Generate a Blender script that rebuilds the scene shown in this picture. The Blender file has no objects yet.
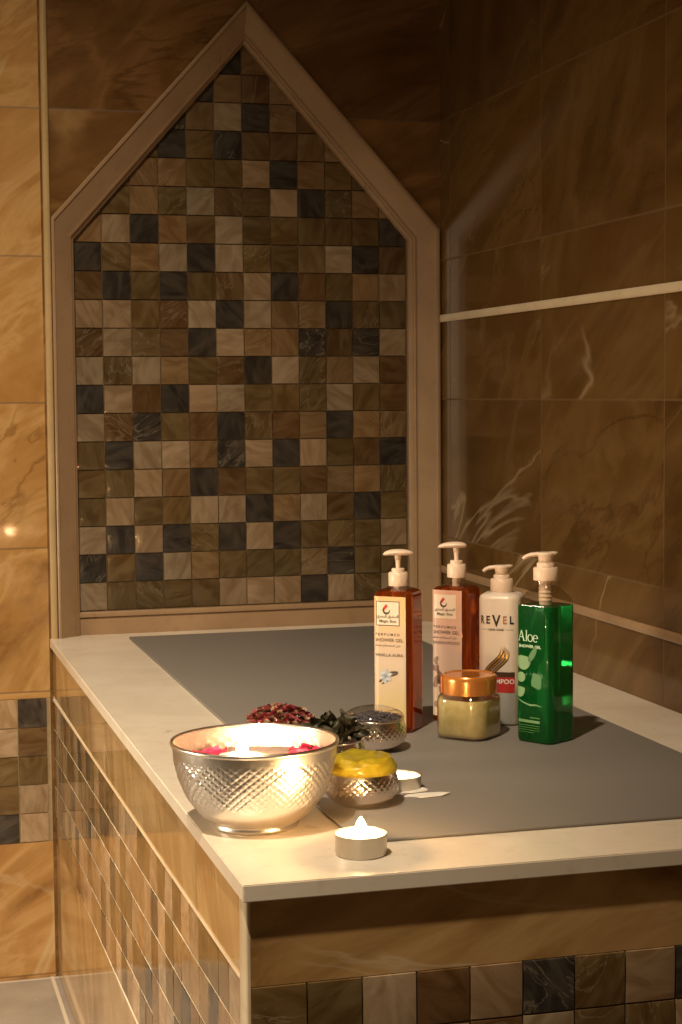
import bpy, bmesh, math, random
from mathutils import Vector, Matrix, noise as mnoise
random.seed(7)
R = math.radians
PI = math.pi
scene = bpy.context.scene
col = scene.collection

# ------------------------------------------------------------------ helpers
def tag(o, label=None, cat=None, group=None, kind=None):
    if label: o['label'] = label
    if cat: o['category'] = cat
    if group: o['group'] = group
    if kind: o['kind'] = kind
    return o

def thing(name, loc, rz=0.0, label=None, cat=None, group=None):
    o = bpy.data.objects.new(name, None)
    o.empty_display_size = 0.01
    col.objects.link(o)
    o.location = loc
    o.rotation_euler = (0, 0, rz)
    return tag(o, label, cat, group)

KEEP = set()
def obj(name, bm, mat, parent=None, smooth=True, angle=None):
    me = bpy.data.meshes.new(name)
    if id(bm) in KEEP: KEEP.discard(id(bm))
    else: bmesh.ops.recalc_face_normals(bm, faces=bm.faces[:])
    bm.to_mesh(me)
    bm.free()
    mats = mat if isinstance(mat, (list, tuple)) else [mat]
    for m in mats:
        me.materials.append(m)
    if smooth:
        me.polygons.foreach_set('use_smooth', [True] * len(me.polygons))
        if angle:
            me.set_sharp_from_angle(angle=R(angle))
    o = bpy.data.objects.new(name, me)
    col.objects.link(o)
    if parent: o.parent = parent
    return o

def struct(name, bm, mat, parent=None, smooth=False, angle=None):
    o = obj(name, bm, mat, parent, smooth, angle)
    if parent is None: o['kind'] = 'structure'
    return o

def copy_tree(o, parent=None):
    c = o.copy()
    col.objects.link(c)
    if parent: c.parent = parent
    for ch in list(o.children):
        copy_tree(ch, c)
    return c

def quad(bm, pts, mi=0):
    f = bm.faces.new([bm.verts.new(p) for p in pts])
    f.material_index = mi
    return f

def box(bm, x0, x1, y0, y1, z0, z1, bev=0.0, seg=2):
    b = bmesh.new()
    bmesh.ops.create_cube(b, size=1.0)
    for v in b.verts:
        v.co = Vector((x0 + (v.co.x + .5) * (x1 - x0), y0 + (v.co.y + .5) * (y1 - y0), z0 + (v.co.z + .5) * (z1 - z0)))
    if bev:
        bmesh.ops.bevel(b, geom=b.edges[:], offset=bev, segments=seg, affect='EDGES', profile=.5)
    me = bpy.data.meshes.new('tmp'); b.to_mesh(me); b.free()
    bm.from_mesh(me); bpy.data.meshes.remove(me)

def loft(bm, rings, cap0=True, cap1=True, mi=0):
    vs = [[bm.verts.new(p) for p in r] for r in rings]
    n = len(vs[0])
    for a, b in zip(vs, vs[1:]):
        for i in range(n):
            f = bm.faces.new((a[i], a[(i + 1) % n], b[(i + 1) % n], b[i])); f.material_index = mi
    if cap0: bm.faces.new(vs[0][::-1]).material_index = mi
    if cap1: bm.faces.new(vs[-1]).material_index = mi
    return vs

def lathe(bm, prof, n=64, c=(0, 0, 0), cap0=True, cap1=True, fn=None):
    rings = []
    for (r, z) in prof:
        ring = []
        for i in range(n):
            a = 2 * PI * i / n
            rr = r + (fn(a, r, z) if fn else 0)
            ring.append((c[0] + rr * math.cos(a), c[1] + rr * math.sin(a), c[2] + z))
        rings.append(ring)
    return loft(bm, rings, cap0, cap1)

def tube(bm, pts, rad, n=14, flat=1.0, up=(0, 0, 1)):
    """swept tube; rad = list of (half width); flat = height/width (or list)"""
    pts = [Vector(p) for p in pts]
    rings = []
    for i, p in enumerate(pts):
        t = (pts[min(i + 1, len(pts) - 1)] - pts[max(i - 1, 0)]).normalized()
        s = t.cross(Vector(up))
        if s.length < 1e-4: s = t.cross(Vector((1, 0, 0)))
        s.normalize(); u = s.cross(t).normalized()
        r = rad[i] if isinstance(rad, (list, tuple)) else rad
        fl = flat[i] if isinstance(flat, (list, tuple)) else flat
        rings.append([p + s * (r * math.cos(2 * PI * k / n)) + u * (r * fl * math.sin(2 * PI * k / n)) for k in range(n)])
    loft(bm, rings)

# ------------------------------------------------------------------ node helpers
class NT:
    def __init__(self, name):
        self.m = bpy.data.materials.new(name); self.m.use_nodes = True
        self.t = self.m.node_tree; self.t.nodes.clear()
        self.out = self.n('ShaderNodeOutputMaterial')
        self.p = self.n('ShaderNodeBsdfPrincipled')
        self.l(self.p.outputs[0], self.out.inputs[0])
    def n(self, ty, **kw):
        nd = self.t.nodes.new(ty)
        for k, v in kw.items(): setattr(nd, k, v)
        return nd
    def l(self, a, b): self.t.links.new(a, b)
    def setv(self, sock, v):
        if hasattr(v, 'is_output'): self.l(v, sock)
        else: sock.default_value = v
    def math(self, op, a, b=None, c=None):
        nd = self.n('ShaderNodeMath', operation=op)
        for i, v in enumerate((a, b, c)):
            if v is not None: self.setv(nd.inputs[i], v)
        return nd.outputs[0]
    def mix(self, fac, a, b, mode='MIX'):
        nd = self.n('ShaderNodeMix', data_type='RGBA', blend_type=mode)
        self.setv(nd.inputs[0], fac)
        for s, v in ((nd.inputs[6], a), (nd.inputs[7], b)):
            self.setv(s, (*v, 1) if isinstance(v, tuple) and len(v) == 3 else v)
        return nd.outputs[2]
    def ramp(self, fac, stops, interp='LINEAR'):
        nd = self.n('ShaderNodeValToRGB'); cr = nd.color_ramp; cr.interpolation = interp
        while len(cr.elements) < len(stops): cr.elements.new(.5)
        for e, (p, c) in zip(cr.elements, stops):
            e.position = p
            e.color = (*c, 1) if isinstance(c, tuple) else (c, c, c, 1)
        self.l(fac, nd.inputs[0]); return nd.outputs[0]
    def noise(self, vec, scale, detail=4, rough=.55, dist=0.0):
        nd = self.n('ShaderNodeTexNoise')
        if vec is not None: self.l(vec, nd.inputs['Vector'])
        nd.inputs['Scale'].default_value = scale; nd.inputs['Detail'].default_value = detail
        nd.inputs['Roughness'].default_value = rough; nd.inputs['Distortion'].default_value = dist
        return nd.outputs[0]
    def bump(self, h, strength, dist=.001):
        nd = self.n('ShaderNodeBump'); nd.inputs['Strength'].default_value = strength
        nd.inputs['Distance'].default_value = dist; self.l(h, nd.inputs['Height'])
        self.l(nd.outputs[0], self.p.inputs['Normal'])
    def set(self, **kw):
        for k, v in kw.items():
            self.setv(self.p.inputs[k.replace('_', ' ')], (*v, 1) if isinstance(v, tuple) and len(v) == 3 and 'Radius' not in k else v)

def plain(name, color, rough=.5, **kw):
    t = NT(name); t.set(Base_Color=color, Roughness=rough, **kw)
    return t.m

def speck(name, c1, c2, rough=.5, scale=60, bump=0.0, **kw):
    t = NT(name); tc = t.n('ShaderNodeTexCoord')
    n = t.noise(tc.outputs['Object'], scale, 5)
    t.set(Base_Color=t.ramp(n, [(.3, c1), (.7, c2)]), Roughness=rough, **kw)
    if bump: t.bump(n, bump)
    return t.m

def marble(name, cols, u='X', tw=.33, th=.1985, u0=0.0, v0=.5229, vein=(.75, .62, .42), ang=35, rough=.13,
           joint=(.10, .06, .03), scale=1.0, jw=.0012, veinw=.012, stretch=.42, mulc=None):
    """polished brown veined stone laid in tiles; u is the horizontal axis of the wall"""
    t = NT(name); tc = t.n('ShaderNodeTexCoord')
    sx = t.n('ShaderNodeSeparateXYZ'); t.l(tc.outputs['Object'], sx.inputs[0])
    U = sx.outputs[u]; V = sx.outputs['Z']
    fu = t.math('DIVIDE', t.math('SUBTRACT', U, u0), tw); fv = t.math('DIVIDE', t.math('SUBTRACT', V, v0), th)
    iu = t.math('FLOOR', fu); iv = t.math('FLOOR', fv)
    idv = t.n('ShaderNodeCombineXYZ'); t.l(iu, idv.inputs[0]); t.l(iv, idv.inputs[1])
    wn = t.n('ShaderNodeTexWhiteNoise', noise_dimensions='2D'); t.l(idv.outputs[0], wn.inputs['Vector'])
    # rotated, stretched coords in the plane
    ca, sa = math.cos(R(ang)), math.sin(R(ang))
    a = t.math('ADD', t.math('MULTIPLY', U, ca), t.math('MULTIPLY', V, sa))
    b = t.math('ADD', t.math('MULTIPLY', U, -sa), t.math('MULTIPLY', V, ca))
    cv = t.n('ShaderNodeCombineXYZ'); t.l(t.math('MULTIPLY', a, stretch), cv.inputs[0]); t.l(b, cv.inputs[1])
    off = t.n('ShaderNodeVectorMath', operation='MULTIPLY_ADD')
    t.l(wn.outputs['Color'], off.inputs[0]); off.inputs[1].default_value = (3.1, 2.3, 5.7); t.l(cv.outputs[0], off.inputs[2])
    P = off.outputs[0]
    n1 = t.noise(P, 7 * scale, 6, .56, 1.4)
    n2 = t.noise(P, 16 * scale, 8, .62, .9)
    n3 = t.noise(P, 3.2 * scale, 3, .5, .4)
    base = t.ramp(n1, [(.30, cols[0]), (.44, cols[1]), (.50, cols[2]), (.56, cols[1]), (.70, cols[3])])
    base = t.mix(t.math('MULTIPLY', t.ramp(n2, [(.42, 0.0), (.62, 1.0)]), .38), base, cols[2])
    # fine pale veins
    rid = t.math('ABSOLUTE', t.math('SUBTRACT', t.noise(P, 4.2 * scale, 5, .5, 1.0), .5))
    vm = t.math('MULTIPLY', t.ramp(rid, [(0.0, 1.0), (veinw, 0.0)]), t.ramp(n3, [(.50, 0.0), (.62, 1.0)]))
    base = t.mix(t.math('MULTIPLY', vm, .6), base, vein)
    rid2 = t.math('ABSOLUTE', t.math('SUBTRACT', t.noise(P, 5.5 * scale, 6, .55, 1.6), .47))
    dm = t.math('MULTIPLY', t.ramp(rid2, [(0.0, 1.0), (.02, 0.0)]), t.ramp(n3, [(.38, 1.0), (.52, 0.0)]))
    base = t.mix(t.math('MULTIPLY', dm, .6), base, cols[0])
    tone = t.math('ADD', .86, t.math('MULTIPLY', wn.outputs['Value'], .28))
    cmb = t.n('ShaderNodeCombineColor'); [t.l(tone, cmb.inputs[i]) for i in range(3)]
    base = t.mix(1.0, base, cmb.outputs[0], 'MULTIPLY')
    # joints
    def jm(f, w):
        fr = t.math('FRACT', f); d = t.math('MINIMUM', fr, t.math('SUBTRACT', 1.0, fr))
        return t.math('LESS_THAN', t.math('MULTIPLY', d, w), jw)
    j = t.math('MAXIMUM', jm(fu, tw), jm(fv, th))
    base = t.mix(t.math('MULTIPLY', j, .55), base, joint)
    t.set(Base_Color=base, Roughness=t.math('ADD', rough, t.math('MULTIPLY', j, .4)))
    t.p.inputs['IOR'].default_value = 1.5
    return t.m

# ------------------------------------------------------------------ materials
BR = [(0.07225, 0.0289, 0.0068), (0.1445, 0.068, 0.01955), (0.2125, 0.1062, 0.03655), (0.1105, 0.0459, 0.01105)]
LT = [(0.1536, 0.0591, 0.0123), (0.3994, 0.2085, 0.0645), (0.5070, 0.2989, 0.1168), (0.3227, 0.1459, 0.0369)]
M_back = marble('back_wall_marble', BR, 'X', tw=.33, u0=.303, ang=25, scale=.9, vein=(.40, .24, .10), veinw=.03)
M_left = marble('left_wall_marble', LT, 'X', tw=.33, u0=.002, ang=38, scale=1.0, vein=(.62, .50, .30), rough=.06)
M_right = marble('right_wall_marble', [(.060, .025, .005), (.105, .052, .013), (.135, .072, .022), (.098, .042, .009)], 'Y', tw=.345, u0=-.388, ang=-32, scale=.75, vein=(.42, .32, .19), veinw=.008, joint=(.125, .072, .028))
M_bench_f = marble('bench_front_marble', [(.16, .065, .015), (.42, .235, .085), (.56, .35, .15), (.32, .155, .045)], 'X', tw=.60, th=5, u0=.50, v0=-2.5, ang=4, scale=1.1, rough=.16)
M_bench_s = marble('bench_side_marble', [(0.192, 0.096, 0.028), (0.384, 0.232, 0.096), (0.464, 0.304, 0.144), (0.304, 0.168, 0.064)], 'Y', tw=.34, th=5, u0=-.39, v0=-2.5, ang=60, scale=1.0, rough=.07)

def stone(name, c1, c2, rough=.22):
    t = NT(name); tc = t.n('ShaderNodeTexCoord')
    n1 = t.noise(tc.outputs['Object'], 9, 6, .6, .6); n2 = t.noise(tc.outputs['Object'], 70, 4, .6)
    n3 = t.noise(tc.outputs['Object'], 26, 5, .6, 1.2)
    b = t.ramp(n1, [(.3, c1), (.68, c2)])
    b = t.mix(t.math('MULTIPLY', t.ramp(n2, [(.56, 0.0), (.72, 1.0)]), .25), b, (c1[0] * .7, c1[1] * .62, c1[2] * .5))
    b = t.mix(t.math('MULTIPLY', t.ramp(n3, [(.66, 0.0), (.74, 1.0)]), .45), b, (c1[0] * .55, c1[1] * .45, c1[2] * .35))
    t.set(Base_Color=b, Roughness=rough)
    return t.m
M_slab = stone('cream_slab_stone', (.72, .62, .50), (.83, .74, .62), .24)
M_frame = stone('beige_frame_stone', (.27, .165, .09), (.35, .225, .125), .3)
M_trim = stone('cream_trim_stone', (.58, .46, .30), (.70, .57, .40), .28)
M_wtrim = stone('tan_trim_stone', (.40, .27, .12), (.52, .36, .18), .28)

def mosaic_mat(name, rough=.12, gain=1.0):
    t = NT(name); at = t.n('ShaderNodeVertexColor', layer_name='tile'); tc = t.n('ShaderNodeTexCoord')
    at2 = t.n('ShaderNodeVertexColor', layer_name='seed')
    off = t.n('ShaderNodeVectorMath', operation='MULTIPLY_ADD')
    t.l(at2.outputs['Color'], off.inputs[0]); off.inputs[1].default_value = (1.3, .9, 1.7); t.l(tc.outputs['Object'], off.inputs[2])
    rot = t.n('ShaderNodeVectorRotate', rotation_type='Y_AXIS'); t.l(off.outputs[0], rot.inputs['Vector'])
    sp = t.n('ShaderNodeSeparateColor'); t.l(at2.outputs['Color'], sp.inputs[0])
    t.l(t.math('MULTIPLY', sp.outputs[0], 6.28), rot.inputs['Angle'])
    mp = t.n('ShaderNodeMapping'); mp.inputs['Scale'].default_value = (1, .6, .35); t.l(rot.outputs[0], mp.inputs[0])
    n1 = t.noise(mp.outputs[0], 55, 4, .55, 1.2)
    n2 = t.noise(mp.outputs[0], 30, 5, .5, 2.0)
    dark = t.mix(1.0, at.outputs['Color'], (.70 * gain, .64 * gain, .56 * gain), 'MULTIPLY')
    lite = t.mix(.10, t.mix(1.0, at.outputs['Color'], (gain, gain, gain), 'MULTIPLY'), (.5 * gain, .36 * gain, .2 * gain))
    b = t.mix(t.ramp(n1, [(.36, 0.0), (.62, 1.0)]), dark, lite)
    rid = t.math('ABSOLUTE', t.math('SUBTRACT', n2, .5))
    vm = t.math('MULTIPLY', t.ramp(rid, [(0.0, 1.0), (.02, 0.0)]), t.math('GREATER_THAN', sp.outputs[1], .75))
    b = t.mix(t.math('MULTIPLY', vm, .35), b, (.5 * gain, .4 * gain, .28 * gain))
    t.set(Base_Color=b, Roughness=rough)
    return t.m
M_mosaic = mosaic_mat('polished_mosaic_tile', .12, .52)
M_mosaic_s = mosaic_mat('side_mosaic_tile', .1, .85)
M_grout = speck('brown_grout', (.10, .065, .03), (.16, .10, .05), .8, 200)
M_grout_m = speck('tan_grout', (.34, .24, .13), (.42, .30, .17), .7, 200)
M_grout_l = speck('pale_grout', (.75, .66, .5), (.86, .78, .62), .6, 200)
M_floor = None

# ------------------------------------------------------------------ the setting
W = .569          # right wall
FL = -.4745       # floor
YF = -1.2657      # front edge of the slab
ZT = 1.75
# back wall (hole where the pointed niche is)
NO = [(.012, 0), (.012, .575), (.2865, .8775), (.567, .568), (.567, 0)]      # frame outer outline
NI = [(.0445, 0), (.0445, .5475), (.2862, .8215), (.5255, .553), (.5255, 0)]   # frame inner outline
bm = bmesh.new()
quad(bm, [(.012, 0, -.018), (.012, 0, .575), (.012, 0, ZT), (-.001, 0, ZT), (-.001, 0, -.018)][::-1])
quad(bm, [(.012, 0, .575), (.2865, 0, .8775), (.2865, 0, ZT), (.012, 0, ZT)])
quad(bm, [(.2865, 0, .8775), (.567, 0, .568), (W, 0, .568), (W, 0, ZT), (.2865, 0, ZT)])
quad(bm, [(.567, 0, 0), (W, 0, 0), (W, 0, .568), (.567, 0, .568)])
quad(bm, [(-.001, 0, FL), (W, 0, FL), (W, 0, -.018), (-.001, 0, -.018)])
for a, b in ((-1.9, -.001),):
    quad(bm, [(a, 0, -.0815), (b, 0, -.0815), (b, 0, ZT), (a, 0, ZT)], 1)
    quad(bm, [(a, 0, FL), (b, 0, FL), (b, 0, -.2825), (a, 0, -.2825)], 1)
wall_back = struct('wall_back', bm, [M_back, M_left])

# right wall
bm = bmesh.new()
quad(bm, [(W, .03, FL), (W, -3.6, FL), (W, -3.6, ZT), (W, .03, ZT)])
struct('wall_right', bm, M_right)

def trim_bar(name, p0, p1, w, d, ax, mat):
    """long half round stone bar"""
    bm = bmesh.new()
    p0, p1 = Vector(p0), Vector(p1); t = (p1 - p0).normalized(); nrm = Vector(ax); s = t.cross(nrm)
    prof = [(-w / 2, 0), (-w / 2, d * .55), (-w * .32, d * .93), (0, d), (w * .32, d * .93), (w / 2, d * .55), (w / 2, 0)]
    loft(bm, [[p + s * a + nrm * b for a, b in prof] for p in (p0, p1)])
    return struct(name, bm, mat, None, True, 50)
trim_bar('trim_1', (.0065, 0, -.004), (.0065, 0, ZT), .0095, .005, (0, -1, 0), M_wtrim)
trim_bar('trim_2', (W, 0, .4405), (W, -3.4, .4405), .0105, .003, (-1, 0, 0), M_trim)
trim_bar('trim_3', (W, 0, .0775), (W, -3.4, .0775), .0105, .003, (-1, 0, 0), M_frame)

# floor
t = NT('grey_floor_tile'); tc = t.n('ShaderNodeTexCoord'); sx = t.n('ShaderNodeSeparateXYZ'); t.l(tc.outputs['Object'], sx.inputs[0])
def jline(o, off, w):
    fr = t.math('FRACT', t.math('DIVIDE', t.math('ADD', o, off), w))
    return t.math('LESS_THAN', t.math('MULTIPLY', t.math('MINIMUM', fr, t.math('SUBTRACT', 1.0, fr)), w), .0025)
j = t.math('MAXIMUM', jline(sx.outputs['X'], .006, .45), jline(sx.outputs['Y'], .006, .45))
n = t.noise(tc.outputs['Object'], 14, 6, .6); n2 = t.noise(tc.outputs['Object'], 120, 3)
b = t.ramp(n, [(.3, (.30, .27, .24)), (.7, (.42, .38, .34))])
b = t.mix(t.ramp(n2, [(.66, 0.0), (.74, .6)]), b, (.6, .55, .5))
t.set(Base_Color=t.mix(j, b, (.72, .64, .52)), Roughness=.3)
bm = bmesh.new(); quad(bm, [(-1.9, -3.6, FL), (W, -3.6, FL), (W, 0, FL), (-1.9, 0, FL)])
struct('floor', bm, t.m)

# ------------------------------------------------------------------ mosaic
TC = {'L': (.50, .35, .215), 'T': (.34, .205, .095), 'O': (.19, .118, .045), 'B': (.18, .095, .038), 'D': (.058, .050, .046)}
def mosaic_bm(cells, gap=.0007, pillow=.0012, tilt=.012, gapv=None):
    gapv = gapv or gap; G = [0, .012, .07, .16, .3, .5, .7, .84, .93, .988, 1]; n = 10
    """cells: (origin, udir, vdir, nrm, pu, pv, code)"""
    bm = bmesh.new(); KEEP.add(id(bm))
    L1 = bm.loops.layers.float_color.new('tile'); L2 = bm.loops.layers.float_color.new('seed')
    for (o, ud, vd, nr, pu, pv, code) in cells:
        c = TC[code]; k = random.uniform(.82, 1.2); wv = random.uniform(-.06, .06)
        c = (c[0] * k * (1 + wv), c[1] * k, c[2] * k * (1 - wv), 1)
        sd = (random.random(), random.random(), random.random(), 1)
        ta, tb = random.gauss(0, tilt), random.gauss(0, tilt)
        g = []
        for j in range(n + 1):
            row = []
            for i in range(n + 1):
                # denser near the edges
                a = G[i]; b = G[j]
                s = (2 * a - 1); q = (2 * b - 1)
                h = .0008 + pillow * (1 - .5 * (s ** 4 + q ** 4)) + ta * s * pu / 2 + tb * q * pv / 2
                if i in (0, n) or j in (0, n): h = -.001
                row.append(bm.verts.new(o + ud * (gap / 2 + a * (pu - gap)) + vd * (gapv / 2 + b * (pv - gapv)) + nr * h))
            g.append(row)
        flip = ud.cross(vd).dot(nr) < 0
        for j in range(n):
            for i in range(n):
                q4 = (g[j][i], g[j][i + 1], g[j + 1][i + 1], g[j + 1][i])
                f = bm.faces.new(q4[::-1] if flip else q4)
                for lp in f.loops: lp[L1] = c; lp[L2] = sd
    return bm
X, Y, Z = Vector((1, 0, 0)), Vector((0, 1, 0)), Vector((0, 0, 1))
rows = ["LOOOOLLLDLOL", "DODLTOOOTDOO", "LDLDODLDOOOL", "OLOOLLDTLBDO", "OOLTDBOOBTTO", "ODLLTDLDLOBD", "LBDOBDOBTDTT",
        "DLBDLLOOOLOB", "LOLTOBDLOTLB", "BLOBDLTTDBDL", "LLOBLDLTTDOO", "BDODOBLDBOTL", "DOTLDLOOTLDB", "TLDTBLOOOOOD",
        "LOTOLBOLDOTT", "TTTTOOLDTOOD", "OOODODOBTTOO", "OOODTLDTBTOO", "OOOODTBTOOOO", "OOOOODTOOOOO", "OOOOODTOOOOO"]
PX, PZ, MX, MZ, MY = .0400, .03937, .0434, .0331, .025
def inner_top(x):
    if x < NI[2][0]:
        (x0, z0), (x1, z1) = NI[1], NI[2]
    else:
        (x0, z0), (x1, z1) = NI[2], NI[3]
    return z0 + (z1 - z0) * (x - x0) / (x1 - x0)
cells = []
for k, rw in enumerate(rows):
    for jx, cd in enumerate(rw):
        xa, xb = MX + jx * PX, MX + (jx + 1) * PX
        za = MZ + k * PZ
        if za < max(inner_top(xa), inner_top(xb)) + .004 or (xa < NI[2][0] < xb and za < NI[2][1]):
            cells.append((Vector((xa, MY, za)), X, Z, -Y, PX, PZ, cd))

niche = thing('wall_niche', (.2865, 0, 0), 0, 'pointed stone-framed mosaic niche in the back wall above the bench', 'wall niche')
def under(o, root):
    o.parent = root
    o.matrix_parent_inverse = Matrix.Translation(-Vector(root.location))
    return o
under(obj('mosaic_panel', mosaic_bm(cells), M_mosaic, None, True, 30), niche)
bm = bmesh.new()
vs = [bm.verts.new((x, MY + .0008, z)) for x, z in [(.0300, -.004), (.0300, .56), (.2863, .845), (.54, .565), (.54, -.004)]]
bm.faces.new(vs)
under(obj('grout_bed', bm, M_grout, None, False), niche)
# frame: profile swept round the pointed outline with mitred corners
prof = [(0, .003), (0, -.0050), (.05, -.0062), (.12, -.0060), (.15, -.0035), (.78, .0105), (.80, .0080), (.86, .0090), (.89, .0130), (.97, .0150), (1, .0175), (1, .030)]
bm = bmesh.new()
rings = [[(o[0] + (i[0] - o[0]) * tt, y, o[1] + (i[1] - o[1]) * tt) for tt, y in prof] for o, i in zip(NO, NI)]
vr = [[bm.verts.new(p) for p in r] for r in rings]
for a, b in zip(vr, vr[1:]):
    for i in range(len(prof) - 1):
        bm.faces.new((a[i], a[i + 1], b[i + 1], b[i]))
under(obj('frame', bm, M_frame, None, True, 25), niche)
bm = bmesh.new()
box(bm, .043, .527, .0185, .030, -.001, .0245, .0015)
box(bm, .043, .527, .0150, .030, .0250, .0325, .0015)
under(obj('sill', bm, M_frame, None, True, 30), niche)

# left wall mosaic band (part of the back wall)
bandL = ["DOLOL", "LLOBD", "DOOLL", "OTLDO", "LDOTL", "OLDLO", "TOLOD", "LDTLO", "OOLDL", "DLOTL", "TOLDO", "LDOLT"]   # bottom to top, right to left
bandL[0] = "LLOBD"; bandL[1] = "DOOLL"
cells = []
for jx in range(44):
    cds = bandL[jx] if jx < len(bandL) else ''.join(random.choice('LLTOOD') for _ in range(5))
    for k in range(5):
        cells.append((Vector((-.006 - (jx + 1) * .04, 0, -.282 + k * .04)), X, Z, -Y, .04, .04, cds[k]))
o = obj('mosaic_band', mosaic_bm(cells), M_mosaic_s, wall_back, True, 30)
bm = bmesh.new(); quad(bm, [(-1.9, .0008, -.2825), (-.001, .0008, -.2825), (-.001, .0008, -.0815), (-1.9, .0008, -.0815)])
obj('band_grout', bm, M_grout_m, wall_back, False)

# ------------------------------------------------------------------ the bench
bench = thing('stone_bench', (.285, -.62, FL), 0, 'long tiled stone bench with a cream slab top along the right wall', 'bench')
def bpart(name, bm, mat, smooth=False, angle=None):
    return under(obj(name, bm, mat, None, smooth, angle), bench)
SX = -.0002
YP = -1.2578      # front face of the bench body
bm = bmesh.new()
out = [(SX, YF), (W - .0005, YF), (W - .0005, -.0005), (.566, -.0005), (.5255, .0185), (.0445, .0185), (.0135, -.0005), (SX, -.0005)]
a = [bm.verts.new((x, y, -.0122)) for x, y in out]; b = [bm.verts.new((x, y, 0)) for x, y in out]
bm.faces.new(a[::-1]); top = bm.faces.new(b)
for i in range(len(out)):
    bm.faces.new((a[i], a[(i + 1) % 8], b[(i + 1) % 8], b[i]))
ed = [e for e in bm.edges if all(v.co.y < -.6 or v.co.x < 0 for v in e.verts) and not all(v.co.x > .5 for v in e.verts)]
bmesh.ops.bevel(bm, geom=ed, offset=.0008, segments=2, affect='EDGES')
bpart('slab', bm, M_slab, True, 35)
bm = bmesh.new(); box(bm, .006, W - .001, YP, YP + .012, -.074, -.0122); bpart('front_panel', bm, M_bench_f)
bm = bmesh.new(); box(bm, .0035, .012, -1.240, -.001, -.088, -.0122); bpart('side_panel', bm, M_bench_s)
bm = bmesh.new(); box(bm, .0035, .012, -1.240, -.001, FL + .001, -.2790); bpart('side_plinth', bm, M_bench_s)
bm = bmesh.new(); box(bm, .006, W - .001, YP + .0005, YP + .012, FL + .001, -.275); bpart('front_plinth', bm, M_bench_f)
cells = []
fr = ["BODLO", "DOLTO", "LLTDO", "OTDBL", "DOBLT", "TLLDO", "OBODL", "LDOLT", "OLODL", "TDLOD", "DLOLO", "LODTO", "OLDOL", "TODLO", "OL"][:14]
toprow = "OOLBLDOLDOLTOL"; row2 = "ODDLBLOOLDTOLD"
for jx in range(14):
    w = .0400
    x0 = .006 + jx * w
    if x0 + w > W: w = W - .001 - x0
    for k in range(5):
        cd = toprow[jx] if k == 4 else row2[jx] if k == 3 else random.choice('LTOODB')
        cells.append((Vector((x0, YP, -.274 + k * .04)), X, Z, -Y, w, .04, cd))
bpart('front_mosaic', mosaic_bm(cells), M_mosaic_s, True, 30)
bm = bmesh.new(); box(bm, .006, W - .001, YP + .0006, YP + .012, -.2748, -.0742); bpart('front_grout', bm, M_grout)
cells = []
ny = 31
seq = {}
for k in range(5):
    for jy in range(ny):
        cd = random.choice('LLLTTOOODB')
        cells.append((Vector((.0036, -.0005 - (jy + 1) * .04, -.2855 + (jy + 1) * .0004 + k * .04)), (Y - Z * .01).normalized(), Z, -X, .04, .04, cd))
bpart('side_mosaic', mosaic_bm(cells, gap=0.0, gapv=.0017, pillow=.0003, tilt=.006), M_mosaic_s, True, 30)
bm = bmesh.new(); box(bm, .0034, .011, -1.2395, -.001, -.2833, -.0797); bpart('side_grout', bm, M_grout_l)
bm = bmesh.new(); loft(bm, [[(.0105, y, z_ - .0012), (.0024, y, z_ - .0012), (.0018, y, z_), (.0024, y, z_ + .0012), (.0105, y, z_ + .0012)] for y, z_ in ((-.001, -.0852), (-1.240, -.0728))]); bpart('side_trim', bm, M_trim, True, 40)
# corner strip
bm = bmesh.new()
sec = [(.0062, YP + .003), (.0062, YP - .0002), (.0046, YP - .0004), (.0032, YP + .0010), (.0022, YP + .0045), (.0020, YP + .0160), (.0030, YP + .0180), (.006, YP + .0180)]
loft(bm, [[(x, y, z) for x, y in sec] for z in (FL + .001, -.0124)])
bpart('corner_trim', bm, M_trim, True, 60)

# ------------------------------------------------------------------ mat
t = NT('grey_foam_mat'); tc = t.n('ShaderNodeTexCoord')
n = t.noise(tc.outputs['Object'], 350, 3, .6); n2 = t.noise(tc.outputs['Object'], 5, 3)
b = t.mix(t.ramp(n2, [(.3, 0.0), (.7, .35)]), (.190, .170, .152), (.236, .212, .188))
t.set(Base_Color=b, Roughness=.62); t.bump(n, .12, .0006)
bm = bmesh.new(); box(bm, .104, .475, -1.184, -.036, .0001, .003, .0012)
mat_o = obj('floor_mat', bm, t.m, None, True, 40)
tag(mat_o, 'flat grey rectangular mat laid on the cream bench slab', 'mat')
H = .003

def film(name, c, tr):
    t = NT(name); t.set(Base_Color=c, Roughness=.05)
    tp = t.n('ShaderNodeBsdfTransparent'); tp.inputs[0].default_value = (.93, .90, .86, 1)
    lw = t.n('ShaderNodeLayerWeight'); fr = t.n('ShaderNodeMath', operation='MULTIPLY_ADD'); pw = t.n('ShaderNodeMath', operation='POWER')
    t.l(lw.outputs['Facing'], pw.inputs[0]); pw.inputs[1].default_value = 4; t.l(pw.outputs[0], fr.inputs[0]); fr.inputs[1].default_value = 1.0; fr.inputs[2].default_value = .10
    gl = t.n('ShaderNodeBsdfGlossy'); gl.inputs['Roughness'].default_value = .05
    mx = t.n('ShaderNodeMixShader'); t.l(fr.outputs[0], mx.inputs[0]); t.l(tp.outputs[0], mx.inputs[1]); t.l(gl.outputs[0], mx.inputs[2])
    t.l(mx.outputs[0], t.out.inputs[0])
    return t.m
M_clear = film('clear_plastic', (1, 1, 1), .9)
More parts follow.
